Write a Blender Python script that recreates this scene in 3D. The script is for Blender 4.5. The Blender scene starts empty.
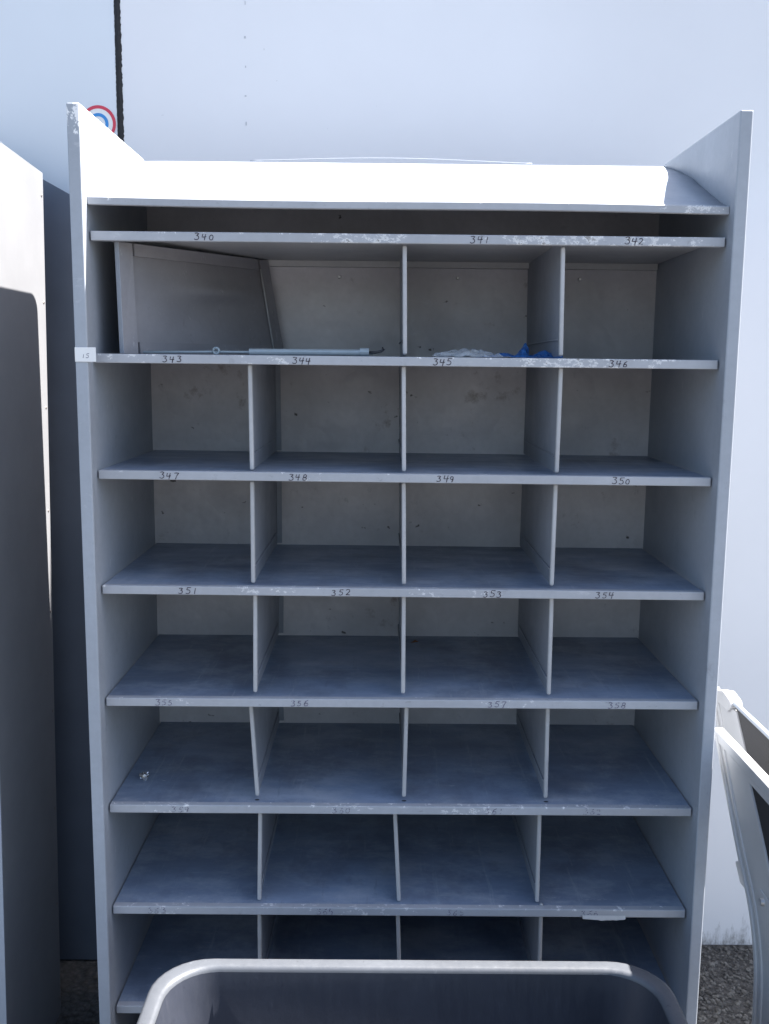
import bpy, bmesh, math, random
from mathutils import Vector, Matrix, noise as mnoise

R = math.radians
random.seed(7)
scene = bpy.context.scene
C = bpy.context.collection

# ------------------------------------------------------------------ camera
cam_d = bpy.data.cameras.new('camera')
cam = bpy.data.objects.new('camera', cam_d)
C.objects.link(cam)
cam_d.sensor_fit = 'VERTICAL'
cam_d.sensor_height = 36.0
cam_d.sensor_width = 36.0
cam_d.lens = 975.126 / 1024 * 36.0
cam_d.clip_start = 0.02
cam_d.clip_end = 500
cam.location = (-0.04798, -1.89425, 1.65198)
cam.rotation_euler = (1.42307212, -0.00978291, -0.00291666)
scene.camera = cam

# ------------------------------------------------------------------ light
SUN = Vector((1.0, 0.20, 1.33)).normalized()          # towards the sun: right, a little behind the wall
EL = math.asin(SUN.z)
AZ = math.atan2(SUN.x, SUN.y)
w = bpy.data.worlds.new('World')
scene.world = w
w.use_nodes = True
nt = w.node_tree
nt.nodes.clear()
sky = nt.nodes.new('ShaderNodeTexSky')
sky.sky_type = 'NISHITA'
sky.sun_disc = False
sky.sun_elevation = EL
sky.sun_rotation = AZ
sky.air_density = 1.0
sky.dust_density = 2.0
sky.ozone_density = 1.0
bg = nt.nodes.new('ShaderNodeBackground')
bg.inputs['Strength'].default_value = 0.07
wo = nt.nodes.new('ShaderNodeOutputWorld')
nt.links.new(sky.outputs[0], bg.inputs[0])
nt.links.new(bg.outputs[0], wo.inputs[0])
sd = bpy.data.lights.new('sun', 'SUN')
sd.energy = 5.0
sd.angle = R(0.53)
sd.color = (1.0, 0.96, 0.91)
sun = bpy.data.objects.new('sun', sd)
C.objects.link(sun)
sun.location = (6, 2, 8)
sun.rotation_euler = SUN.to_track_quat('Z', 'Y').to_euler()

vs = scene.view_settings
scene.display_settings.display_device = 'sRGB'
vs.view_transform = 'Standard'
vs.look = 'None'
vs.gamma = 1.0
vs.use_curve_mapping = False
vs.exposure = 2.2

# ------------------------------------------------------------------ materials
class N:
    """tiny node helper"""
    def __init__(s, name):
        s.m = bpy.data.materials.new(name)
        s.m.use_nodes = True
        s.t = s.m.node_tree
        s.b = s.t.nodes['Principled BSDF']
        s.tc = s.t.nodes.new('ShaderNodeTexCoord').outputs['Object']
    def new(s, k): return s.t.nodes.new(k)
    def link(s, a, b): s.t.links.new(a, b)
    def put(s, sock, v):
        if hasattr(v, 'is_output') or isinstance(v, bpy.types.NodeSocket): s.link(v, sock)
        else: sock.default_value = v
    def mapping(s, scale=(1, 1, 1), loc=(0, 0, 0)):
        n = s.new('ShaderNodeMapping'); s.link(s.tc, n.inputs[0])
        n.inputs['Scale'].default_value = scale; n.inputs['Location'].default_value = loc
        if not hasattr(s, 'rnd'):
            oi = s.new('ShaderNodeObjectInfo'); mm = s.new('ShaderNodeMath'); mm.operation = 'MULTIPLY'
            s.link(oi.outputs['Random'], mm.inputs[0]); mm.inputs[1].default_value = 37.0; s.rnd = mm.outputs[0]
        va = s.new('ShaderNodeVectorMath'); va.operation = 'ADD'
        s.link(n.outputs[0], va.inputs[0]); s.link(s.rnd, va.inputs[1])
        return va.outputs[0]
    def noise(s, scale, detail=4, rough=.55, vec=None, dist=0):
        n = s.new('ShaderNodeTexNoise'); s.link(vec or s.tc, n.inputs['Vector'])
        n.inputs['Scale'].default_value = scale; n.inputs['Detail'].default_value = detail
        n.inputs['Roughness'].default_value = rough; n.inputs['Distortion'].default_value = dist
        return n.outputs['Fac']
    def ramp(s, f, a, b, lo=0, hi=1):
        n = s.new('ShaderNodeMapRange'); s.put(n.inputs['Value'], f)
        n.inputs['From Min'].default_value = a; n.inputs['From Max'].default_value = b
        n.inputs['To Min'].default_value = lo; n.inputs['To Max'].default_value = hi
        return n.outputs[0]
    def math(s, op, a, b=0.0):
        n = s.new('ShaderNodeMath'); n.operation = op
        s.put(n.inputs[0], a); s.put(n.inputs[1], b)
        return n.outputs[0]
    def mix(s, f, a, b):
        n = s.new('ShaderNodeMix'); n.data_type = 'RGBA'
        s.put(n.inputs[0], f)
        for k, v in ((6, a), (7, b)):
            if isinstance(v, tuple): v = (*v[:3], 1)
            s.put(n.inputs[k], v)
        return n.outputs[2]
    def xyz(s):
        n = s.new('ShaderNodeSeparateXYZ'); s.link(s.tc, n.inputs[0]); return n.outputs
    def bump(s, h, strength=.2, dist=.002):
        n = s.new('ShaderNodeBump'); n.inputs['Strength'].default_value = strength
        n.inputs['Distance'].default_value = dist
        s.link(h, n.inputs['Height']); s.link(n.outputs[0], s.b.inputs['Normal'])
    def col(s, v): s.put(s.b.inputs['Base Color'], (*v, 1) if isinstance(v, tuple) else v)
    def rough(s, v): s.put(s.b.inputs['Roughness'], v)

def mul(c, k): return tuple(x * k for x in c)

PAINT = (0.355, 0.385, 0.43)

def mat_paint(name, base=PAINT, rough=.42, var=.12, chip=0.0, edge=0.0, stain=0.0, streak=(1, 1, 1), topflake=False, dents=.15, wins=None, seed=0, dust=False, warp=False):
    n = N(name)
    big = n.noise(3.2, 5, .6, n.mapping(streak))
    c = n.mix(n.ramp(big, .3, .7), mul(base, 1 - var), mul(base, 1 + var))
    fine = n.noise(70, 3, .6, n.mapping(streak))
    c = n.mix(n.ramp(fine, .35, .75, 0, .18), c, mul(base, .62))
    # scuffs: sparse pale long scratches
    sc = n.noise(9, 6, .75, n.mapping((streak[0], streak[1] * 5, streak[2] * 2), (3.1, 1.7, .3)))
    c = n.mix(n.ramp(sc, .63, .72, 0, .42), c, (.62, .63, .64))
    sd_ = n.noise(11, 6, .75, n.mapping((streak[0] * 2, streak[1] * 2, streak[2] * 1.4), (6.1, 2.2, 5.3)))
    c = n.mix(n.ramp(sd_, .62, .73, 0, .45), c, mul(base, .45))
    if stain:
        st = n.noise(7.5, 6, .7, n.mapping((1, 1, 1), (5.2, 0, 2.4)))
        c = n.mix(n.ramp(st, .62, .74, 0, stain), c, (.16, .10, .075))
        sp = n.noise(31, 3, .5, n.mapping((1, 1, 1.2), (1.2, 0, .4)))
        c = n.mix(n.ramp(sp, .72, .76, 0, stain * 1.2), c, (.07, .06, .055))
        wp = n.noise(19, 6, .7, n.mapping((1, 1, 1.5), (7.2, 3, .9)))
        c = n.mix(n.ramp(wp, .70, .76, 0, .5), c, (.6, .6, .58))
    x, y, z = n.xyz()
    if dust:
        du = n.noise(5.5, 7, .72, n.mapping((1, 1.6, 1), (2.7, .4, 0)))
        c = n.mix(n.ramp(du, .47, .66, 0, .6), c, (.46, .49, .54))
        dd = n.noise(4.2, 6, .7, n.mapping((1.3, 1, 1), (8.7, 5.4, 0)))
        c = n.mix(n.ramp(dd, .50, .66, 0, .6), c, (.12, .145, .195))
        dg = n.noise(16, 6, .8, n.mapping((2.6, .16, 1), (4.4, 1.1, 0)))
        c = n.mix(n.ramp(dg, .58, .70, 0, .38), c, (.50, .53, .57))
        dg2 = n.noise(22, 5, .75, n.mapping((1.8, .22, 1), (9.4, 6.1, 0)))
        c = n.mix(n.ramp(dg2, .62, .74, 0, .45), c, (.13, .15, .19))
        sk = n.noise(38, 5, .8, n.mapping((.35, 1.6, 1), (1.7, 3.4, 0)))
        c = n.mix(n.ramp(sk, .66, .71, 0, .6), c, (.62, .64, .67))
    if wins is not None:
        ch = n.noise(95, 5, .75, n.mapping((.5, 1, .8), (seed * 3.3, 0, 0)))
        for (xa, xb, amt) in wins:
            mid, hw = (xa + xb) / 2, (xb - xa) / 2
            win = n.ramp(n.math('ABSOLUTE', n.math('SUBTRACT', x, mid)), hw * .55, hw, amt, 0)
            # chance of a chip rises inside the window
            mk = n.ramp(n.math('ADD', ch, n.math('MULTIPLY', win, .115)), .61, .64)
            mk = n.math('MULTIPLY', mk, n.ramp(win, 0, .08))
            c = n.mix(n.math('MULTIPLY', mk, .7), c, (.74, .74, .735))
            core = n.math('MULTIPLY', n.ramp(n.math('ADD', ch, n.math('MULTIPLY', win, .13)), .715, .735), n.ramp(win, 0, .08))
            c = n.mix(n.math('MULTIPLY', core, .75), c, (.16, .145, .135))
        near = n.ramp(z, -.0045, -.0012)
        ed = n.ramp(n.noise(23, 6, .78, n.mapping((1, 1, .3), (seed * 1.9 + 1, 2, 0))), .67 - .11 * edge, .70 - .11 * edge)
        c = n.mix(n.math('MULTIPLY', near, ed), c, (.82, .82, .81))
        dk = n.ramp(n.noise(30, 5, .75, n.mapping((1, 1, 2), (seed * 2.7, 9, 0))), .64, .70, 0, .55)
        c = n.mix(dk, c, mul(base, .55))
    if topflake:
        zo = n.ramp(z, 2.066, 2.069)
        fl = n.ramp(n.noise(42, 5, .75, n.mapping((1.4, 1, .8), (.35, 0, .1))), .50, .52)
        c = n.mix(n.math('MULTIPLY', zo, fl), c, (.84, .84, .84))
    n.col(c)
    n.rough(n.ramp(n.noise(12, 4, .6, n.mapping(streak)), .3, .7, rough - .08, rough + .16))
    if warp:                                   # soft dents in thin sheet
        hh = n.math('ADD', n.noise(5.5, 2, .5, n.mapping((1, 1, 1))), n.math('MULTIPLY', n.ramp(n.noise(13, 2, .5, n.mapping((1, 1, 1), (4, 4, 4))), .5, .85), .22))
        n.bump(hh, dents, .02)
    else:
        n.bump(n.noise(6, 3, .5), dents, .004)
    n.b.inputs['Specular IOR Level'].default_value = .45
    return n.m

M = {}
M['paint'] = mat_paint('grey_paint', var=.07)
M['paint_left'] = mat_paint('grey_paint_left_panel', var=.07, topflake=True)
M['shelf'] = mat_paint('sky_tinted_shelf_paint', base=(.225, .28, .375), var=.24, streak=(.8, 2.2, 1), rough=.36, dents=.2, dust=True)  # unit paint with the blue of the skylight mixed into its colour; dust is real
M['under'] = mat_paint('bounce_lit_underside', base=(.50, .49, .48), var=.1)  # same unit paint, lightened to stand for light bounced off the ground
M['back'] = mat_paint('bounce_lit_back_paint', base=(.60, .575, .585), var=.2, stain=.8, rough=.36, dents=.6, warp=True)  # unit paint made paler and warmer in place of bounce light; stains are real
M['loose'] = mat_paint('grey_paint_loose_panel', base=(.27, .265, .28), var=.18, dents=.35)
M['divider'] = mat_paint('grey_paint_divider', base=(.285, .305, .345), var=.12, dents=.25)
M['hem'] = mat_paint('worn_edge_paint', base=(.44, .445, .455), var=.14)
WIN = {'t': [(.45, .60, .5)],
 0: [(-.19, .005, .75), (.13, .60, .8)], 1: [(.17, .43, 1.0), (-.32, -.22, .5), (.46, .49, .9), (-.58, -.5, .4)],
 2: [(-.22, -.12, .25)], 3: [(-.35, -.2, .3), (.0, .2, .35)], 4: [(-.5, -.4, .35), (.15, .28, .35)],
 5: [(-.53, -.44, .5), (-.16, -.05, .4), (.08, .24, .5)], 6: [(-.52, -.44, .5), (-.20, .06, .35)], 7: [], 8: []}
LIPM = {k: mat_paint('grey_paint_lip', base=(.40, .415, .445), var=.1, wins=v, edge=.55 if k not in (0, 1, 5, 6) else .9, seed=(9 if k == 't' else k)) for k, v in WIN.items()}

def mat_flat(name, c, rough=.5, var=.1, scale=20, metal=0, bump=0, spec=.5):
    n = N(name)
    f = n.noise(scale, 4, .6)
    n.col(n.mix(n.ramp(f, .3, .7), mul(c, 1 - var), mul(c, 1 + var)))
    n.rough(n.ramp(n.noise(scale * 2.3), .3, .7, max(.03, rough - .07), min(1, rough + .07)))
    n.b.inputs['Metallic'].default_value = metal
    n.b.inputs['Specular IOR Level'].default_value = spec
    if bump: n.bump(n.noise(scale * 4, 5), bump, .002)
    return n.m

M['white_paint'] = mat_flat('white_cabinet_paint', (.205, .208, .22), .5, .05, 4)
M['rivet'] = mat_flat('dull_rivet', (.25, .23, .22), .4, .1, 60, .6)
M['fixing'] = mat_flat('painted_fixing', (.45, .46, .5), .5, .05, 20)
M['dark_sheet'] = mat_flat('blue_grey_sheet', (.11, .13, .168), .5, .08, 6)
M['black'] = mat_flat('black_sealant', (.012, .012, .014), .7, .3, 80, 0, .4)
def mat_bin(name, base, scuff):
    n = N(name)
    c = n.mix(n.ramp(n.noise(5, 5, .65), .3, .7), mul(base, .85), mul(base, 1.15))
    sc = n.noise(30, 6, .8, n.mapping((2.2, 2.2, .25), (1, 4, 2)))
    c = n.mix(n.ramp(sc, .62, .72, 0, scuff), c, mul(base, 2.1))
    sp = n.noise(120, 3, .6, n.mapping((1, 1, 1), (3, 1, 2)))
    c = n.mix(n.ramp(sp, .68, .72, 0, scuff), c, mul(base, .45))
    n.col(c); n.rough(n.ramp(sc, .4, .7, .38, .6)); n.bump(n.noise(45, 5, .7), .12, .002)
    return n.m
M['plastic'] = mat_bin('shaded_bin_plastic', (.030, .034, .047), .35)  # bin plastic with the shade inside the bin put into its colour
M['rim'] = mat_bin('sunlit_rim_plastic', (.092, .099, .113), .5)  # same plastic, lightened on the rim to carry the sunlight; scuffs are wear
M['chair_white'] = mat_flat('white_moulded_plastic', (.42, .415, .415), .38, .05, 9, 0, .04)
M['fabric'] = None
M['ink'] = mat_flat('dark_ink', (.03, .02, .036), .6, .3, 300)
M['ink_worn'] = mat_flat('faded_ink', (.13, .12, .18), .6, .5, 400)
M['sticker'] = mat_flat('white_sticker', (.80, .80, .79), .5, .02, 30)
M['tape'] = mat_flat('old_tape', (.55, .55, .54), .5, .05, 60)
M['red'] = mat_flat('red_print', (.60, .05, .09), .5, .05, 60)
M['blue'] = mat_flat('blue_print', (.045, .26, .62), .5, .05, 60)
M['tube'] = mat_flat('pale_blue_grey_tube', (.34, .39, .41), .35, .06, 60, .2)
M['dark_metal'] = mat_flat('dark_metal', (.05, .05, .055), .4, .2, 60, .4)
M['bluebag'] = mat_flat('blue_plastic', (.035, .16, .46), .3, .3, 60)
M['bluebag'].node_tree.nodes['Principled BSDF'].inputs['Alpha'].default_value = .82
M['foil'] = mat_flat('crumpled_foil', (.75, .74, .73), .25, .15, 40, .9)
M['bolt'] = mat_flat('zinc_bolt', (.5, .5, .5), .35, .1, 60, .8)
M['hole'] = mat_flat('hole_black', (.01, .01, .012), .8, .1, 60)

n = N('clear_plastic')
n.col((.75, .78, .80)); n.rough(.18); n.b.inputs['Alpha'].default_value = .30
M['clear'] = n.m

n = N('dark_woven_fabric')
wv = n.new('ShaderNodeTexWave'); n.link(n.mapping((1, 1, 1)), wv.inputs['Vector']); wv.inputs['Scale'].default_value = 110
wv2 = n.new('ShaderNodeTexWave'); wv2.bands_direction = 'Z'; n.link(n.mapping((1, 1, 1)), wv2.inputs['Vector']); wv2.inputs['Scale'].default_value = 110
h = n.math('MULTIPLY', wv.outputs['Fac'], wv2.outputs['Fac'])
n.col(n.mix(h, (.022, .021, .022), (.075, .072, .073)))
n.rough(.9); n.bump(h, .5, .001)
M['fabric'] = n.m

# wall: pale painted panel, fine dirt splash near the ground
def mat_wall(name, base):
    n = N(name)
    f = n.noise(1.3, 5, .6)
    c = n.mix(n.ramp(f, .3, .7), mul(base, .97), mul(base, 1.03))
    x, y, z = n.xyz()
    c = n.mix(n.ramp(n.noise(55, 3, .5, n.mapping((1, 1, .8))), .74, .77, 0, .35), c, mul(base, .55))
    reach = n.math('ADD', z, n.ramp(n.noise(16, 5, .7, n.mapping((1.6, 1, .35))), .3, .7, -.07, .07))
    sp = n.ramp(reach, .0, .05, .75, 0)
    sp = n.math('MULTIPLY', sp, n.ramp(n.noise(60, 5, .75), .35, .6, .35, 1))
    c = n.mix(sp, c, (.10, .09, .08))
    n.col(c); n.rough(.55)
    n.bump(n.noise(9, 4, .6), .05, .004)
    return n.m
M['wall_r'] = mat_wall('pale_wall_paint', (.735, .74, .765))
M['wall_l'] = mat_wall('pale_wall_paint_left', (.675, .715, .76))

n = N('dark_gravel')
v = n.new('ShaderNodeTexVoronoi'); n.link(n.tc, v.inputs['Vector']); v.inputs['Scale'].default_value = 70
vn = n.noise(160, 4, .6)
c = n.mix(v.outputs['Distance'], (.10, .095, .09), (.03, .028, .026))
c = n.mix(n.ramp(vn, .55, .75, 0, .6), c, (.16, .155, .145))
n.col(c); n.rough(.95); n.bump(v.outputs['Distance'], 1.0, .01)
M['gravel'] = n.m
M['bounce_surface'] = mat_flat('bounce_grey', (.105, .103, .104), .9, .12, 3, 0, .3)
n = N('gravel_stone')
oi = n.noise(38, 2, .5)
n.col(n.mix(n.ramp(oi, .35, .65), (.045, .042, .04), (.15, .142, .13)))
n.rough(.9); n.bump(n.noise(300, 3), .3, .001)
M['stone'] = n.m

# ------------------------------------------------------------------ mesh helpers
def link(name, bm, mat, parent=None, loc=(0, 0, 0), smooth=False):
    me = bpy.data.meshes.new(name)
    bmesh.ops.recalc_face_normals(bm, faces=bm.faces)
    bm.to_mesh(me); bm.free()
    if smooth:
        for p in me.polygons: p.use_smooth = True
    o = bpy.data.objects.new(name, me)
    C.objects.link(o)
    if mat: me.materials.append(mat if not isinstance(mat, str) else M[mat])
    o.location = loc
    if parent: o.parent = parent
    return o

def tag(o, label=None, cat=None, group=None, kind=None):
    if label: o['label'] = label
    if cat: o['category'] = cat
    if group: o['group'] = group
    if kind: o['kind'] = kind
    return o

def empty(name, loc=(0, 0, 0), rot=(0, 0, 0)):
    o = bpy.data.objects.new(name, None)
    C.objects.link(o); o.location = loc; o.rotation_euler = rot
    o.empty_display_size = .1
    return o

def box(bm, x0, x1, y0, y1, z0, z1, bev=0, seg=2):
    b = bmesh.new()
    bmesh.ops.create_cube(b, size=1)
    for v in b.verts:
        v.co = Vector(((x0 + x1) / 2 + v.co.x * (x1 - x0), (y0 + y1) / 2 + v.co.y * (y1 - y0), (z0 + z1) / 2 + v.co.z * (z1 - z0)))
    if bev: bmesh.ops.bevel(b, geom=b.edges[:], offset=bev, segments=seg, profile=.5, affect='EDGES')
    merge(bm, b)
    return bm

def merge(bm, b):
    m = {}
    for v in b.verts: m[v] = bm.verts.new(v.co)
    for f in b.faces:
        try: bm.faces.new([m[v] for v in f.verts])
        except ValueError: pass
    b.free()

def B(*a, **k):
    return box(bmesh.new(), *a, **k)

def tube(bm, pts, r, seg=10, cap=True):
    pts = [Vector(p) for p in pts]
    rs = r if isinstance(r, (list, tuple)) else [r] * len(pts)
    rings = []
    up = Vector((0, 0, 1))
    for i, p in enumerate(pts):
        t = (pts[min(i + 1, len(pts) - 1)] - pts[max(i - 1, 0)]).normalized()
        a = t.cross(up)
        if a.length < 1e-3: a = t.cross(Vector((0, 1, 0)))
        a.normalize(); b2 = t.cross(a).normalized()
        rings.append([bm.verts.new(p + (a * math.cos(2 * math.pi * k / seg) + b2 * math.sin(2 * math.pi * k / seg)) * rs[i]) for k in range(seg)])
    for q in range(len(rings) - 1):
        for k in range(seg):
            bm.faces.new((rings[q][k], rings[q][(k + 1) % seg], rings[q + 1][(k + 1) % seg], rings[q + 1][k]))
    if cap:
        bm.faces.new(rings[0]); bm.faces.new(rings[-1])
    return bm

def prism(poly, y0, y1, bev=0, seg=2):
    """polygon in x,z extruded along y"""
    bm = bmesh.new()
    a = [bm.verts.new((x, y0, z)) for x, z in poly]
    b = [bm.verts.new((x, y1, z)) for x, z in poly]
    bm.faces.new(a); bm.faces.new(b[::-1])
    k = len(poly)
    for i in range(k): bm.faces.new((a[i], a[(i + 1) % k], b[(i + 1) % k], b[i]))
    bmesh.ops.recalc_face_normals(bm, faces=bm.faces)
    if bev:
        bmesh.ops.bevel(bm, geom=bm.edges[:], offset=bev, segments=seg, profile=.5, affect='EDGES')
    return bm

def ring_disc(bm, cx, cz, y, r0, r1, seg=64):
    a = []; b = []
    for k in range(seg):
        t = 2 * math.pi * k / seg
        a.append(bm.verts.new((cx + r0 * math.cos(t), y, cz + r0 * math.sin(t))))
        b.append(bm.verts.new((cx + r1 * math.cos(t), y, cz + r1 * math.sin(t))))
    for k in range(seg): bm.faces.new((a[k], b[k], b[(k + 1) % seg], a[(k + 1) % seg]))

# ------------------------------------------------------------------ the setting
bm = bmesh.new()
vs_ = [bm.verts.new(p) for p in ((-60, -60, 0), (60, -60, 0), (60, 60, 0), (-60, 60, 0))]
bm.faces.new(vs_)
g = link('ground', bm, 'gravel'); tag(g, kind='structure')

bm = bmesh.new()
bm.faces.new([bm.verts.new(p) for p in ((-60, -60, .004), (60, -60, .004), (60, -1.15, .004), (-60, -1.15, .004))])
yd = link('added_bounce_pavement', bm, 'bounce_surface'); tag(yd, kind='structure')  # unseen paler ground, added to bounce sunlight up into the upper rows

# loose stones where the ground can be seen
bm = bmesh.new()
rg = random.Random(3)
ico = bmesh.new(); bmesh.ops.create_icosphere(ico, subdivisions=1, radius=1)
iv = [v.co.copy() for v in ico.verts]; ifc = [[v.index for v in f.verts] for f in ico.faces]; ico.free()
sv = []; sf = []
for k in range(8500):
    if k < 8500: x = rg.uniform(.63, 1.7); y = rg.uniform(-.35, .71)
    else: x = rg.uniform(-.86, -.63); y = rg.uniform(-.2, .7)
    s = rg.uniform(.0025, .0065) * (1.6 if rg.random() < .06 else 1)
    m = Matrix.Rotation(rg.uniform(0, 6.28), 3, 'Z') @ Matrix.Rotation(rg.uniform(-.6, .6), 3, 'X')
    sx, sy, sz = s * rg.uniform(.8, 1.4), s * rg.uniform(.7, 1.2), s * rg.uniform(.5, .8)
    o0 = len(sv)
    for c in iv:
        j = rg.uniform(.8, 1.15)
        p = m @ Vector((c.x * sx * j, c.y * sy * j, c.z * sz * j))
        sv.append((p.x + x, p.y + y, p.z + sz * .45))
    sf += [[i + o0 for i in f] for f in ifc]
me = bpy.data.meshes.new('gravel'); me.from_pydata(sv, [], sf); me.materials.append(M['stone'])
go = bpy.data.objects.new('gravel', me); C.objects.link(go)
tag(go, 'loose dark grey gravel at the foot of the pale wall', 'gravel', kind='stuff')

# wall of two tall panels with a black joint
YW = .722
JX = -.7225
wall = empty('wall', (0, YW, 0))
tag(wall, 'pale painted panel wall behind the shelving with a black vertical joint', 'wall')
p1 = link('wall_panel', B(-6, JX - .006, 0, .18, -.05, 2.9, bev=.003), 'wall_l', wall)
p2 = link('wall_panel', B(JX + .006, 6, 0, .18, -.05, 2.9, bev=.003), 'wall_r', wall)
bm = bmesh.new()
rows = []
rg = random.Random(11)
for i in range(0, 730):
    z = -.04 + i * .004
    l = JX - .0075 + .0006 * rg.uniform(-1, 1)
    wob = .5 + .5 * mnoise.noise(Vector((0, 0, z * 60)))
    r_ = JX + .0065 + .0045 * wob + .0012 * rg.uniform(-1, 1)
    rows.append([bm.verts.new((l, -.0006, z)), bm.verts.new(((l + r_) / 2, -.003, z)), bm.verts.new((r_, -.0006, z))])
for a, b in zip(rows, rows[1:]):
    for k in (0, 1): bm.faces.new((a[k], a[k + 1], b[k + 1], b[k]))
link('joint_sealant', bm, 'black', wall)
for z in (2.55, 2.47, 2.40, 2.33, 2.26):            # faint fixings line
    bm = bmesh.new(); box(bm, -.402 + .002 * rg.uniform(-1, 1), -.399, -.0015, .002, z, z + rg.uniform(.003, .009))
    link('fixing', bm, 'fixing', wall)

# round sticker on the wall
st = empty('round_sticker', (-.778, YW, 2.26))
tag(st, 'round white sticker with red outer ring and blue inner ring beside the wall joint', 'sticker')
bm = bmesh.new(); bmesh.ops.create_circle(bm, cap_ends=True, segments=64, radius=.0455, matrix=Matrix.Rotation(R(90), 4, 'X'))
link('disc', bm, 'sticker', st, (0, -.0012, 0))
bm = bmesh.new(); ring_disc(bm, 0, 0, -.0017, .0370, .0450); link('red_ring', bm, 'red', st)
bm = bmesh.new(); ring_disc(bm, 0, 0, -.0017, .0180, .0260); link('blue_ring', bm, 'blue', st)

# ------------------------------------------------------------------ the pigeonhole unit
U = empty('pigeonhole_shelving_unit')
tag(U, 'tall grey steel pigeonhole shelving unit with handwritten numbers on its shelf edges', 'shelving unit')
Z0 = 1.90; H = .228; D = .475; ZT = 2.122
for sgn, mt in ((-1, 'paint_left'), (1, 'paint')):
    x0, x1 = sorted((sgn * .6022, sgn * .6265))
    prof_ = [(-.03, 0), (.492, 0)] + [(.492 - .04 + .04 * math.cos(R(a)), ZT - .04 + .04 * math.sin(R(a))) for a in range(0, 91, 10)] + [(-.03, ZT)]
    bm = prism(prof_, -.01215, .01215)
    for v in bm.verts: v.co = Vector((v.co.y, v.co.x, v.co.z))
    bmesh.ops.recalc_face_normals(bm, faces=bm.faces)
    bmesh.ops.bevel(bm, geom=[e for e in bm.edges if len(e.link_faces) == 2 and e.calc_face_angle() > .6], offset=.0028, segments=3, profile=.5, affect='EDGES')
    link('side_panel', bm, mt, U, ((x0 + x1) / 2, 0, 0))
link('back_panel', B(-.6035, .6035, D, D + .006, .03, 2.115), 'back', U)
# thin bowed wire along the rear top edge
bm = tube(bmesh.new(), [(-.36 + .66 * i / 40, D + .010, 2.1262 + .0085 * math.sin(math.pi * min(1, i / 40 * 1.0)) ** 1.3) for i in range(41)], .0015, 6)
link('edge_wire', bm, 'paint', U, smooth=True)

# sloped curved top sheet with its front lip
prof = [(-.001, 1.958), (.03, 1.967), (.09, 1.991), (.176, 2.026), (.232, 2.051), (.321, 2.080), (.417, 2.107), (D - .01, 2.1185), (D + .014, 2.1235)]
bm = bmesh.new(); A = []
NX = 24
def tdz(x): return -.0035 * (x / .6) + .002 * math.sin(x * 5)
for y, z in prof:
    A.append([bm.verts.new((-.6012 + 1.2024 * i / NX, y, z + tdz(-.6012 + 1.2024 * i / NX) * (1 - max(0, y) / D))) for i in range(NX + 1)])
for r0, r1 in zip(A, A[1:]):
    for i in range(NX): bm.faces.new((r0[i], r0[i + 1], r1[i + 1], r1[i]))
top = link('sloped_top', bm, 'paint', U, smooth=True)
sm = top.modifiers.new('solid', 'SOLIDIFY'); sm.thickness = .0015; sm.offset = 0
bm = bmesh.new(); A = []
for dy, dz in ((-.001, .0008), (-.0028, -.0015), (-.0028, -.0125), (.001, -.0135)):
    A.append([bm.verts.new((-.6012 + 1.2024 * i / NX, dy, dz + tdz(-.6012 + 1.2024 * i / NX))) for i in range(NX + 1)])
for r0, r1 in zip(A, A[1:]):
    for i in range(NX): bm.faces.new((r0[i], r0[i + 1], r1[i + 1], r1[i]))
lp = link('front_lip', bm, LIPM['t'], top, (0, 0, 1.9585))
sm = lp.modifiers.new('solid', 'SOLIDIFY'); sm.thickness = .0012; sm.offset = 1

# handwritten digits as strokes in a 0..1 box
def arc(cx, cy, rx, ry, a0, a1, k=9):
    return [(cx + rx * math.cos(R(a0 + (a1 - a0) * i / k)), cy + ry * math.sin(R(a0 + (a1 - a0) * i / k))) for i in range(k + 1)]
DIG = {
 '0': [arc(.5, .45, .36, .42, 100, 470, 16)],
 '1': [[(.55, .98), (.5, .5), (.47, .02)]],
 '2': [arc(.45, .72, .36, .26, 160, -40, 9) + [(.15, .06), (.5, .1), (.95, .04)]],
 '3': [[(.08, .92), (.45, .99), (.8, .9)] + [(.42, .58)] + arc(.42, .3, .42, .29, 80, -150, 9)],
 '4': [[(.22, .98), (.1, .45), (.5, .47), (.98, .52)], [(.80, .98), (.70, .45), (.64, -.10)]],
 '5': [[(.95, .97), (.3, .93), (.22, .6)] + arc(.42, .32, .42, .3, 110, -140, 9)],
 '6': [[(.8, .98), (.35, .75), (.14, .3)] + arc(.48, .26, .34, .25, 180, 520, 12)],
 '7': [[(.08, .9), (.5, .95), (.92, .93), (.6, .5), (.42, -.05)]],
 '8': [arc(.52, .73, .3, .23, 60, 270, 8) + arc(.48, .25, .36, .25, 90, -270, 12) + arc(.52, .73, .3, .23, -90, 60, 5)],
 '9': [arc(.42, .7, .3, .25, 20, 380, 12) + [(.7, .4), (.5, -.05)]],
}
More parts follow.
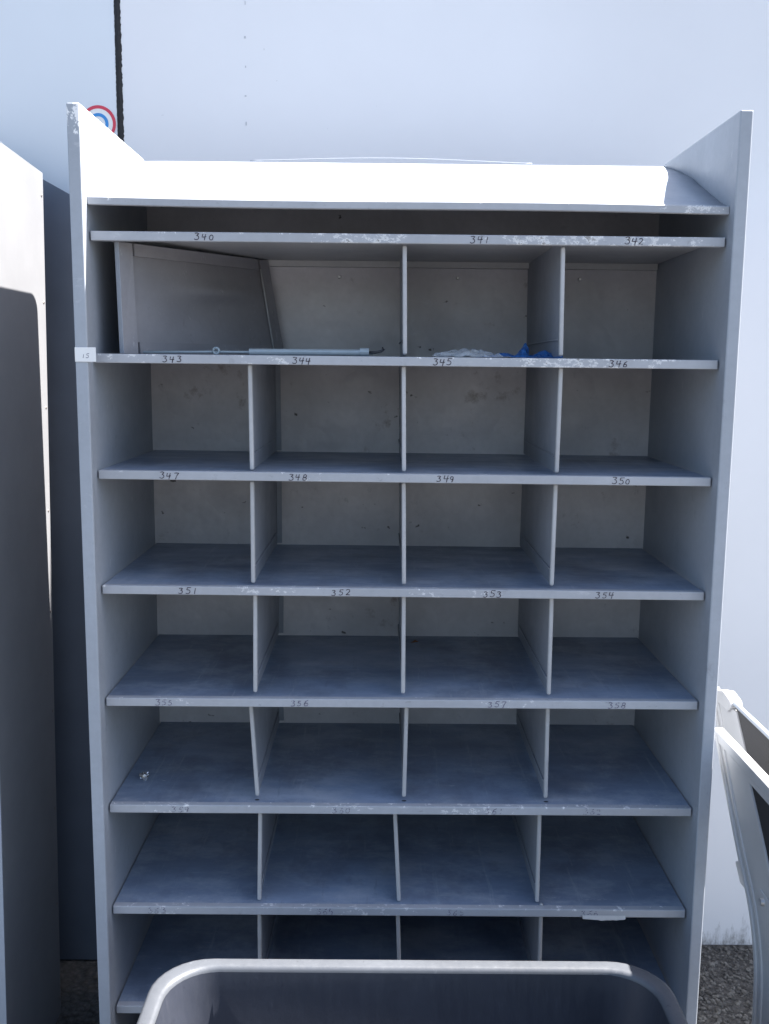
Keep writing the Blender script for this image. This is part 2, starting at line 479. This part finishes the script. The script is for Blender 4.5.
def number(parent, text, xc, zc, h, wdt, y, mat, seed, worn=0.0, slant=.12, th=.0008):
    rg = random.Random(seed)
    bm = bmesh.new()
    step = wdt * 1.28
    x = xc - step * len(text) / 2
    for ch in text:
        dz = rg.uniform(-.06, .06) * h; sc = rg.uniform(.86, 1.08)
        for stroke in DIG[ch]:
            pts = [(x + (px * wdt + py * h * slant) * sc, zc - h / 2 + dz + py * h * sc + rg.uniform(-.02, .02) * h) for px, py in stroke]
            # resample finer
            fine = []
            for (ax, az), (bx_, bz) in zip(pts, pts[1:]):
                for q in range(3): fine.append((ax + (bx_ - ax) * q / 3, az + (bz - az) * q / 3))
            fine.append(pts[-1])
            prev = None
            for i, (ax, az) in enumerate(fine):
                nx_, nz = fine[min(i + 1, len(fine) - 1)]; lx, lz = fine[max(i - 1, 0)]
                tx, tz = nx_ - lx, nz - lz; L = math.hypot(tx, tz) or 1
                hw = th * rg.uniform(.7, 1.2)
                a = bm.verts.new((ax - tz / L * hw, y, az + tx / L * hw)); b = bm.verts.new((ax + tz / L * hw, y, az - tx / L * hw))
                if prev and rg.random() > worn: bm.faces.new((prev[0], a, b, prev[1]))
                prev = (a, b)
        x += step * rg.uniform(.92, 1.06)
    loose = [v for v in bm.verts if not v.link_faces]
    bmesh.ops.delete(bm, geom=loose, context='VERTS')
    return link('number_marking', bm, mat, parent)

S_L = [0, 0, .0034, .0017, -.0025, -.0029, .0008, .001, 0]   # each tray sits a touch askew
S_R = [0, -.001, 0, -.001, 0, -.0012, .0012, 0, 0]
nums = {
 0: [('340', -.372), ('341', .148), ('342', .440)],
 1: [('343', -.437), ('344', -.188), ('345', .082), ('346', .420)],
 2: [('347', -.448), ('348', -.196), ('349', .093), ('350', .436)],
 3: [('351', -.416), ('352', -.112), ('353', .190), ('354', .413)],
 4: [('355', -.468), ('356', -.194), ('357', .205), ('358', .448)],
 5: [('359', -.44), ('360', -.11), ('361', .205), ('362', .407)],
 6: [('363', -.494), ('364', -.142), ('365', .130), ('366', .411)],
}
shelves = []
for k in range(9):
    z = Z0 - k * H
    ang = math.atan2(S_L[k] - S_R[k], 1.2)
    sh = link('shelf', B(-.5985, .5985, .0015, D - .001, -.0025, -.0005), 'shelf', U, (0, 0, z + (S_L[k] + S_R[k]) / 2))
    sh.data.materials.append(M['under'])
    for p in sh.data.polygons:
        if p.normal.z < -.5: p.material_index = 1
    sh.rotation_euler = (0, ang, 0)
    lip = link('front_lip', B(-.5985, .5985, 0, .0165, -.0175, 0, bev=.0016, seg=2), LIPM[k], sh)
    bm = bmesh.new(); box(bm, -.5985, .5985, D - .02, D - .0015, -.0165, -.0028)
    link('rear_fold', bm, 'under', sh)
    for q, (t, x) in enumerate(nums.get(k, [])):
        worn = .45 if k in (5, 6) else (.08 if k == 4 else 0)
        number(sh, t, x - .012, -.0088, .0125, .0105, -.0004, 'ink_worn' if k >= 4 else 'ink', k * 10 + q, worn, th=.0008)
    shelves.append(sh)

# dividers: (x at top, x at bottom) per row
rowsd = {1: [(-.006, -.003), (.297, .300)],
 2: [(-.304, -.302), (-.005, -.002), (.301, .300)],
 3: [(-.302, -.302), (-.002, .001), (.299, .298)],
 4: [(-.298, -.300), (.001, .002), (.299, .300)],
 5: [(-.311, -.299), (.010, .007), (.301, .303)],
 6: [(-.292, -.296), (-.012, -.001), (.290, .291)],
 7: [(-.296, -.296), (-.003, .004), (.300, .302)],
 8: [(-.30, -.298), (0, .002), (.30, .30)]}
for r, ds in rowsd.items():
    zt = Z0 - (r - 1) * H - .0185 ; zb = Z0 - r * H + .0035
    yf = .020 if r != 5 else .030
    for (xt, xb) in ds:
        def lean(bm):
            for v in bm.verts:
                t = (v.co.z - zb) / (zt - zb)
                v.co.x += xb + (xt - xb) * t
            return bm
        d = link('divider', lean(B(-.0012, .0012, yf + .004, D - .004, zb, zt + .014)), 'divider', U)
        bm = B(-.0042, .0042, yf, yf + .011, zb + .001, zt + .0005, bev=.0030, seg=3)
        link('front_hem', lean(bm), 'hem', d)
        bm = bmesh.new()
        box(bm, .0013, .0045, yf + .02, D - .03, zb + .0305, zb + .0335, bev=.001)
        box(bm, -.0045, -.0013, yf + .02, D - .03, zb + .0305, zb + .0335, bev=.001)
        link('fold_bead', lean(bm), 'divider', d)
        bm = B(.0013, .013, D - .008, D - .004, zb + .002, zt + .012)
        link('rear_flange', lean(bm), 'divider', d)
        if r == 5:
            bm = bmesh.new(); bmesh.ops.create_circle(bm, cap_ends=True, segments=14, radius=.0052)
            for v in bm.verts: v.co.y *= .6
            link('slot_hole', bm, 'hole', shelves[5], (xb, yf - .003, .0002))
        if r == 6 and xb > .2:
            bm = bmesh.new(); bmesh.ops.create_uvsphere(bm, u_segments=10, v_segments=6, radius=.004)
            link('screw', bm, 'bolt', shelves[6], (xb + .008, yf - .004, .001), smooth=True)

# small bolts at the head of the back panel and number tag on the left panel
for x in (-.325, -.15, .13, .33, .42):
    bm = bmesh.new(); bmesh.ops.create_cone(bm, cap_ends=True, segments=10, radius1=.0045, radius2=.003, depth=.006, matrix=Matrix.Rotation(R(90), 4, 'X'))
    link('bolt', bm, 'bolt', U, (x, D - .004, 1.862))
tg = link('number_tag', B(-.6262, -.5865, -.0322, -.0309, 1.6560, 1.6830, bev=.0005), 'sticker', U)
number(tg, '15', -.6055, 1.6670, .008, .006, -.0325, 'ink_worn', 99, .1, th=.0005)
# torn strip of tape under the seventh shelf edge
bm = bmesh.new(); A = []
rg = random.Random(5)
for i in range(15):
    t = i / 14
    A.append([bm.verts.new((.383 + .090 * t, -.0008, -.0125)), bm.verts.new((.383 + .090 * t, -.0030, -.0195 - .0030 * math.sin(t * 3.0) + rg.uniform(-.0008, .0008)))])
for a, b in zip(A, A[1:]): bm.faces.new((a[0], b[0], b[1], a[1]))
link('torn_tape', bm, 'tape', shelves[6])

# ------------------------------------------------------------------ things lying in the unit
# loose panel leaning diagonally across the first compartment
LP = empty('loose_metal_panel', (-.556, .022, Z0 - H))
tag(LP, 'loose grey sheet metal door panel propped slantwise in the top left compartment', 'metal panel')
c00 = Vector((-.556, .035, Z0 - H + .001)); c10 = Vector((-.284, .448, Z0 - H + .004)); c01 = Vector((-.5590, .030, 1.8835)); c11 = Vector((-.322, .452, 1.8950))
nrm = (c10 - c00).cross(c01 - c00).normalized()
if nrm.y > 0: nrm = -nrm
def lpp(u, v, off=0): return c00.lerp(c10, u).lerp(c01.lerp(c11, u), v) + nrm * off - LP.location
bm = bmesh.new(); G = []
NU, NV = 40, 26
for i in range(NU + 1):
    G.append([])
    for j in range(NV + 1):
        u, v = i / NU, j / NV
        dent = .016 * math.exp(-((u - .62) / .25) ** 2 - ((v - .62) / .07) ** 2) - .011 * math.exp(-((u - .55) / .22) ** 2 - ((v - .45) / .14) ** 2)
        dent *= math.sin(math.pi * u) * math.sin(math.pi * v)
        inb = .08 < u < .93 and .12 < v < .88
        G[-1].append(bm.verts.new(lpp(u, v, dent if inb else 0)))
for i in range(NU):
    for j in range(NV): bm.faces.new((G[i][j], G[i + 1][j], G[i + 1][j + 1], G[i][j + 1]))
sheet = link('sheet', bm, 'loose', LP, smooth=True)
sm = sheet.modifiers.new('solid', 'SOLIDIFY'); sm.thickness = .0015; sm.offset = 0
def strip(u0, u1, v0, v1, nm):
    bm = bmesh.new(); vv = []
    for off in (-.001, .0075):
        for (u, v) in ((u0, v0), (u1, v0), (u1, v1), (u0, v1)): vv.append(bm.verts.new(lpp(u, v, off)))
    for f in ((4, 5, 6, 7), (0, 1, 5, 4), (1, 2, 6, 5), (2, 3, 7, 6), (3, 0, 4, 7)): bm.faces.new([vv[i] for i in f])
    bmesh.ops.recalc_face_normals(bm, faces=bm.faces)
    link(nm, bm, 'loose', LP)
strip(0, .075, 0, 1, 'border_fold'); strip(.087, .915, .89, 1, 'border_fold'); strip(.087, .915, 0, .105, 'border_fold'); strip(.935, 1, 0, 1, 'border_fold')
bm = tube(bmesh.new(), [lpp(.925, .0, .008), lpp(.925, .9, .008)], .0022, 6); link('seam', bm, 'hem', LP, smooth=True)
bm = bmesh.new(); vv = [bm.verts.new(lpp(0, 0, .0078)), bm.verts.new(lpp(0, 1, .0078)), bm.verts.new(lpp(0, 1, -.003)), bm.verts.new(lpp(0, 0, -.003))]
bm.faces.new(vv); fl = link('side_return', bm, 'paint', LP)
sm = fl.modifiers.new('solid', 'SOLIDIFY'); sm.thickness = .0012; sm.offset = -1

zs = Z0 - H
# thin rod with an eyelet
rod = empty('eyelet_rod', (-.425, .08, zs))
tag(rod, 'thin grey metal rod with a round eyelet lying on the shelf marked 343', 'rod')
bm = tube(bmesh.new(), [(-.095, -.02, .0040), (.045, .0, .0065), (.36, .014, .0065)], .0026, 8); link('rod', bm, 'tube', rod, smooth=True)
bm = bmesh.new(); pts = [(.047 + .0056 * math.cos(t * 6.2832 / 20), -.004, .0085 + .0056 * math.sin(t * 6.2832 / 20)) for t in range(21)]
tube(bm, pts, .0026, 8, False); link('eyelet', bm, 'tube', rod, smooth=True)
# pale tube with collar and hook
tb = empty('pale_tube', (-.195, .045, zs))
tag(tb, 'pale blue grey tube with collar and dark hook lying above the number 344', 'tube')
bm = tube(bmesh.new(), [(-.113, 0, .0068), (.118, .004, .0072)], .0062, 12); link('tube_body', bm, 'tube', tb, smooth=False)
bm = tube(bmesh.new(), [(.104, .004, .0080), (.122, .004, .0082)], .0082, 14); link('collar', bm, 'tube', tb)
bm = tube(bmesh.new(), [(.122, .004, .008), (.135, .006, .008), (.146, .008, .0105), (.151, .008, .0145), (.148, .008, .018)], .0026, 8); link('hook', bm, 'dark_metal', tb, smooth=True)

# crumpled blue plastic and clear wrapper
def crumple(nx, ny, fn, seed, amp):
    bm = bmesh.new(); G = []
    for i in range(nx + 1):
        G.append([])
        for j in range(ny + 1):
            p = Vector(fn(i / nx, j / ny))
            q = p * 60 + Vector((seed, 0, 0))
            p += Vector((mnoise.noise(q), mnoise.noise(q + Vector((9, 0, 0))), abs(mnoise.noise(q + Vector((0, 7, 0)))))) * amp
            p.z = max(p.z, .0015)
            G[-1].append(bm.verts.new(p))
    for i in range(nx):
        for j in range(ny): bm.faces.new((G[i][j], G[i + 1][j], G[i + 1][j + 1], G[i][j + 1]))
    return bm
def bag(u, v):
    x = -.085 + .17 * u; y = -.03 + .10 * v
    fin = .034 * max(0, 1 - abs(u - .50 - .06 * v) / .085) * max(0, 1 - abs(v - .6) / .45)
    wing = .017 * max(0, 1 - abs(u - .80) / .24) * max(0, 1 - abs(v - .55) / .4)
    low = .010 * max(0, 1 - abs(u - .28) / .28) * max(0, 1 - abs(v - .45) / .5)
    return (x + fin * .25, y, fin + wing + low)
bb = link('blue_plastic_bag', crumple(44, 28, bag, 2.3, .006), 'bluebag', None, (.235, .11, zs))
tag(bb, 'crumpled bright blue plastic bag in the second compartment of the top row', 'plastic bag')
sm = bb.modifiers.new('solid', 'SOLIDIFY'); sm.thickness = .0004
def wrap(u, v): return (-.075 + .15 * u, -.035 + .09 * v, .014 * math.sin(math.pi * v) * math.sin(math.pi * min(1, u * 1.1)) ** .6)
cw = link('clear_wrapper', crumple(24, 14, wrap, 5.1, .008), 'clear', None, (.130, .085, zs))
tag(cw, 'crumpled clear plastic wrapper lying left of the blue bag', 'wrapper')
sm = cw.modifiers.new('solid', 'SOLIDIFY'); sm.thickness = .0003

# foil scrap
bm = bmesh.new(); bmesh.ops.create_icosphere(bm, subdivisions=3, radius=.013)
for v in bm.verts:
    q = v.co * 130
    v.co *= .75 + .75 * mnoise.noise(q) + .25 * mnoise.noise(q * 2.7)
    v.co.z = v.co.z * .75 + .008
ff = link('foil_scrap', bm, 'foil', None, (-.555, .125, Z0 - 5 * H - .002))
tag(ff, 'small crumpled scrap of silver foil on the left of a lower shelf', 'foil scrap')
# dried leaf at back of fourth row
bm = bmesh.new()
q = [bm.verts.new(p) for p in ((0, 0, 0), (.009, -.003, .004), (.02, .002, .003), (.011, .006, .006))]
bm.faces.new(q)
lf = link('dry_leaf', bm, mat_flat('dry_leaf', (.22, .09, .03), .8), None, (.028, .40, Z0 - 4 * H + .002))
tag(lf, 'tiny dry orange brown leaf at the back of the fourth shelf row', 'leaf')
sm = lf.modifiers.new('solid', 'SOLIDIFY'); sm.thickness = .0006

# ------------------------------------------------------------------ white cabinet on the left
LEAN = math.atan(.056)
CB = empty('white_cabinet', (-.858, .217, 0), (-LEAN, 0, 0))
CB.location = (-.858, .05, 0)
tag(CB, 'tall white metal cabinet at the left edge, its side half in shadow', 'cabinet')
HC = 2.123; DC = .352
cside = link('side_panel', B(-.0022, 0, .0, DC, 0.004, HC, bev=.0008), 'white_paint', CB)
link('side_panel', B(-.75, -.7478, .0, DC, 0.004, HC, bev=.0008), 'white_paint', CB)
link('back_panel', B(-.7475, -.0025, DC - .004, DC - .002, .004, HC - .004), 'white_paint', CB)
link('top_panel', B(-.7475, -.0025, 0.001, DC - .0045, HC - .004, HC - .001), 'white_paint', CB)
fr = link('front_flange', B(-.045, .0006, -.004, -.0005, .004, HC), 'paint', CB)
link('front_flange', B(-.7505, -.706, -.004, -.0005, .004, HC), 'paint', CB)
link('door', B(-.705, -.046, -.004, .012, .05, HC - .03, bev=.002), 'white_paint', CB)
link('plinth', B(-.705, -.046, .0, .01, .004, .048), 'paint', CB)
for i in range(9):
    z = HC - .055 - i * .25
    bm = bmesh.new(); bmesh.ops.create_uvsphere(bm, u_segments=8, v_segments=5, radius=.0042)
    for v in bm.verts: v.co.x *= .35
    link('rivet', bm, 'rivet', cside, (.0004, DC - .013, z))

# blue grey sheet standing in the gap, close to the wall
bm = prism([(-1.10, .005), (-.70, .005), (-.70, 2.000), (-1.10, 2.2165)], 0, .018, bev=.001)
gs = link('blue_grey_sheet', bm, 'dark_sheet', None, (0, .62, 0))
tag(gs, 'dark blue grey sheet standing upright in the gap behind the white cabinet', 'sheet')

# ------------------------------------------------------------------ grey bin in front
BX, BY, BZ = .0150, -.239, .575
BW, BD = .921, .64
def rrect(w_, d_, r, k=8):
    pts = []
    for cx, cy, a0 in ((w_ / 2 - r, d_ / 2 - r, 0), (-w_ / 2 + r, d_ / 2 - r, 90), (-w_ / 2 + r, -d_ / 2 + r, 180), (w_ / 2 - r, -d_ / 2 + r, 270)):
        for i in range(k + 1):
            a = R(a0 + 90 * i / k); pts.append((cx + r * math.cos(a), cy + r * math.sin(a)))
    return pts
def loft(rings, cap=True):
    bm = bmesh.new(); V = []
    for w_, d_, r, z in rings: V.append([bm.verts.new((x, y, z)) for x, y in rrect(w_, d_, r)])
    for a, b in zip(V, V[1:]):
        k = len(a)
        for i in range(k): bm.faces.new((a[i], a[(i + 1) % k], b[(i + 1) % k], b[i]))
    if cap: bm.faces.new(V[-1])
    return bm
bn = empty('grey_bin', (BX, BY - BD / 2, 0))
tag(bn, 'open dark grey plastic bin with pale sunlit rim in the foreground', 'bin')
rings = [(BW - .155, BD - .13, .07, .004), (BW - .155, BD - .13, .07, .004), (BW - .075, BD - .065, .085, BZ - .06)]
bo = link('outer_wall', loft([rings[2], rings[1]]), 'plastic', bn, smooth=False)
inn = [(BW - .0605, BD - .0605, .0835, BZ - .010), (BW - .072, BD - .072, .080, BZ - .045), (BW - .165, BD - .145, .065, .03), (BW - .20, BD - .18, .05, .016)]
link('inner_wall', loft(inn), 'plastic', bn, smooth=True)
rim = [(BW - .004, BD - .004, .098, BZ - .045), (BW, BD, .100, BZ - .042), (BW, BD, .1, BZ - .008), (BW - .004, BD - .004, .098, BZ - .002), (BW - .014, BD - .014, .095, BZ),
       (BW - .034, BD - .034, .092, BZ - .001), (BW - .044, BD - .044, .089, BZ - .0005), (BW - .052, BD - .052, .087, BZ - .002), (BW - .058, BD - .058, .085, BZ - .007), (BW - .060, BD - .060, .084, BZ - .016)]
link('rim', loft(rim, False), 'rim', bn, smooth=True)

# ------------------------------------------------------------------ folded white chair beside the unit
CH = empty('folded_chair', (.70, -.25, 0))
tag(CH, 'folded white moulded chair with dark fabric panels standing right of the shelving', 'chair')
CO = Vector((.70, -.25, 0))
def yzp(poly, x0, x1, bev=0):
    """polygon in y,z extruded along x, in the chair's own space"""
    bm = prism([(y - CO.y, z) for y, z in poly], x0 - CO.x, x1 - CO.x)
    for v in bm.verts: v.co = Vector((v.co.y, v.co.x, v.co.z))
    bmesh.ops.recalc_face_normals(bm, faces=bm.faces)
    if bev:
        bmesh.ops.bevel(bm, geom=[e for e in bm.edges if len(e.link_faces) == 2 and e.calc_face_angle() > .35], offset=bev, segments=2, profile=.5, affect='EDGES')
    return bm
def smoothpath(pts, k=5):
    out = []
    P_ = [pts[0]] + pts + [pts[-1]]
    for i in range(1, len(P_) - 2):
        for q in range(k):
            t = q / k
            o = []
            for d in (0, 1):
                a, b, c, e = P_[i - 1][d], P_[i][d], P_[i + 1][d], P_[i + 2][d]
                o.append(.5 * (2 * b + (c - a) * t + (2 * a - 5 * b + 4 * c - e) * t * t + (-a + 3 * b - 3 * c + e) * t ** 3))
            out.append(tuple(o))
    out.append(pts[-1])
    return out
def band(off0, off1, pts):
    L_, R_ = [], []
    for i, (x, z) in enumerate(pts):
        a = pts[max(i - 1, 0)]; b = pts[min(i + 1, len(pts) - 1)]
        tx, tz = b[0] - a[0], b[1] - a[1]; l = math.hypot(tx, tz)
        nx_, nz = tz / l, -tx / l
        L_.append((x + nx_ * off0, z + nz * off0)); R_.append((x + nx_ * off1, z + nz * off1))
    return L_ + R_[::-1]
edge = smoothpath([(.062, .893), (-.021, .798), (-.104, .708), (-.172, .640), (-.212, .560), (-.222, .480), (-.224, .40), (-.222, .01)])
inner = smoothpath([(-.105, .893), (-.122, .875), (-.183, .814), (-.247, .745), (-.300, .665), (-.330, .560), (-.336, .46), (-.337, .40), (-.337, .01)])
for dx, dy, far in ((0, 0, False), (.091, .305, True)):
    e = [(y + dy, z) for y, z in edge]; i_ = [(y + dy, z) for y, z in inner]
    xa = .660 + dx
    if far: e = [p for p in e if p[1] > .76]; i_ = [p for p in i_ if p[1] > .76]
    leg = link('leg', yzp(e + i_[::-1], xa + .003, xa + .020, .0015), 'chair_white', CH)
    link('ridge', yzp(band(0, .012, e), xa - .002, xa + .021, .003), 'chair_white', leg)
    link('ridge', yzp(band(.024, .034, e[2:]), xa, xa + .012, .0025), 'chair_white', leg)
    fr_y = -.66 + dy
    if not far:
        link('side_rail', yzp([(.078, .883), (.078, .905), (fr_y, .905), (fr_y, .883)], xa, xa + .022, .003), 'chair_white', CH)
        link('rail_web', yzp([(-.06, .8828), (fr_y, .8828), (fr_y, .872), (-.122, .872)], xa + .0025, xa + .018), 'chair_white', CH)
        zt_ = .8725
    else:
        link('end_cap', yzp([(.345, .880), (.345, .897), (.320, .906), (.275, .918), (.228, .911), (.218, .898), (.240, .880)], xa - .003, xa + .026, .003), 'chair_white', CH)
        link('seam_rail', yzp([(.224, .902), (.224, .911), (fr_y, .911), (fr_y, .902)], xa + .003, xa + .013, .002), 'paint', CH)
        zt_ = .903
    zb_ = .78 if far else .42
    fb = [p for p in i_ if zb_ < p[1] < zt_ - .002]
    link('fabric_panel', yzp([(fb[0][0] + (.03 if far else .0), zt_)] + fb + [(fr_y + .02, zb_), (fr_y + .02, zt_)], xa + .007, xa + .012), 'fabric', CH)
    link('leg', yzp([(fr_y + .04, .01), (fr_y + .04, .882), (fr_y - .005, .882), (fr_y - .005, .01)], xa + .001, xa + .021, .003), 'chair_white', CH)
for y, z in ((-.60, .50), (-.60, .15)):
    bm = tube(bmesh.new(), [(.676 - CO.x, y - CO.y, z), (.756 - CO.x, y - CO.y + .25, z)], .009, 12)
    link('crossbar', bm, 'chair_white', CH, smooth=True)
bm = bmesh.new(); bmesh.ops.create_cone(bm, cap_ends=True, segments=16, radius1=.0085, radius2=.0065, depth=.010, matrix=Matrix.Rotation(R(-90), 4, 'Y'))
link('bolt', bm, 'bolt', CH, (.659 - CO.x, -.234 - CO.y, .689))
link('boss', yzp([(-.212, .704), (-.262, .700), (-.285, .625), (-.262, .612), (-.236, .640)], .6605, .667, .003), 'chair_white', CH)
link('foot_knob', yzp([(-.066, .680), (-.086, .690), (-.135, .668), (-.130, .652), (-.100, .650)], .668, .700, .004), 'chair_white', CH)
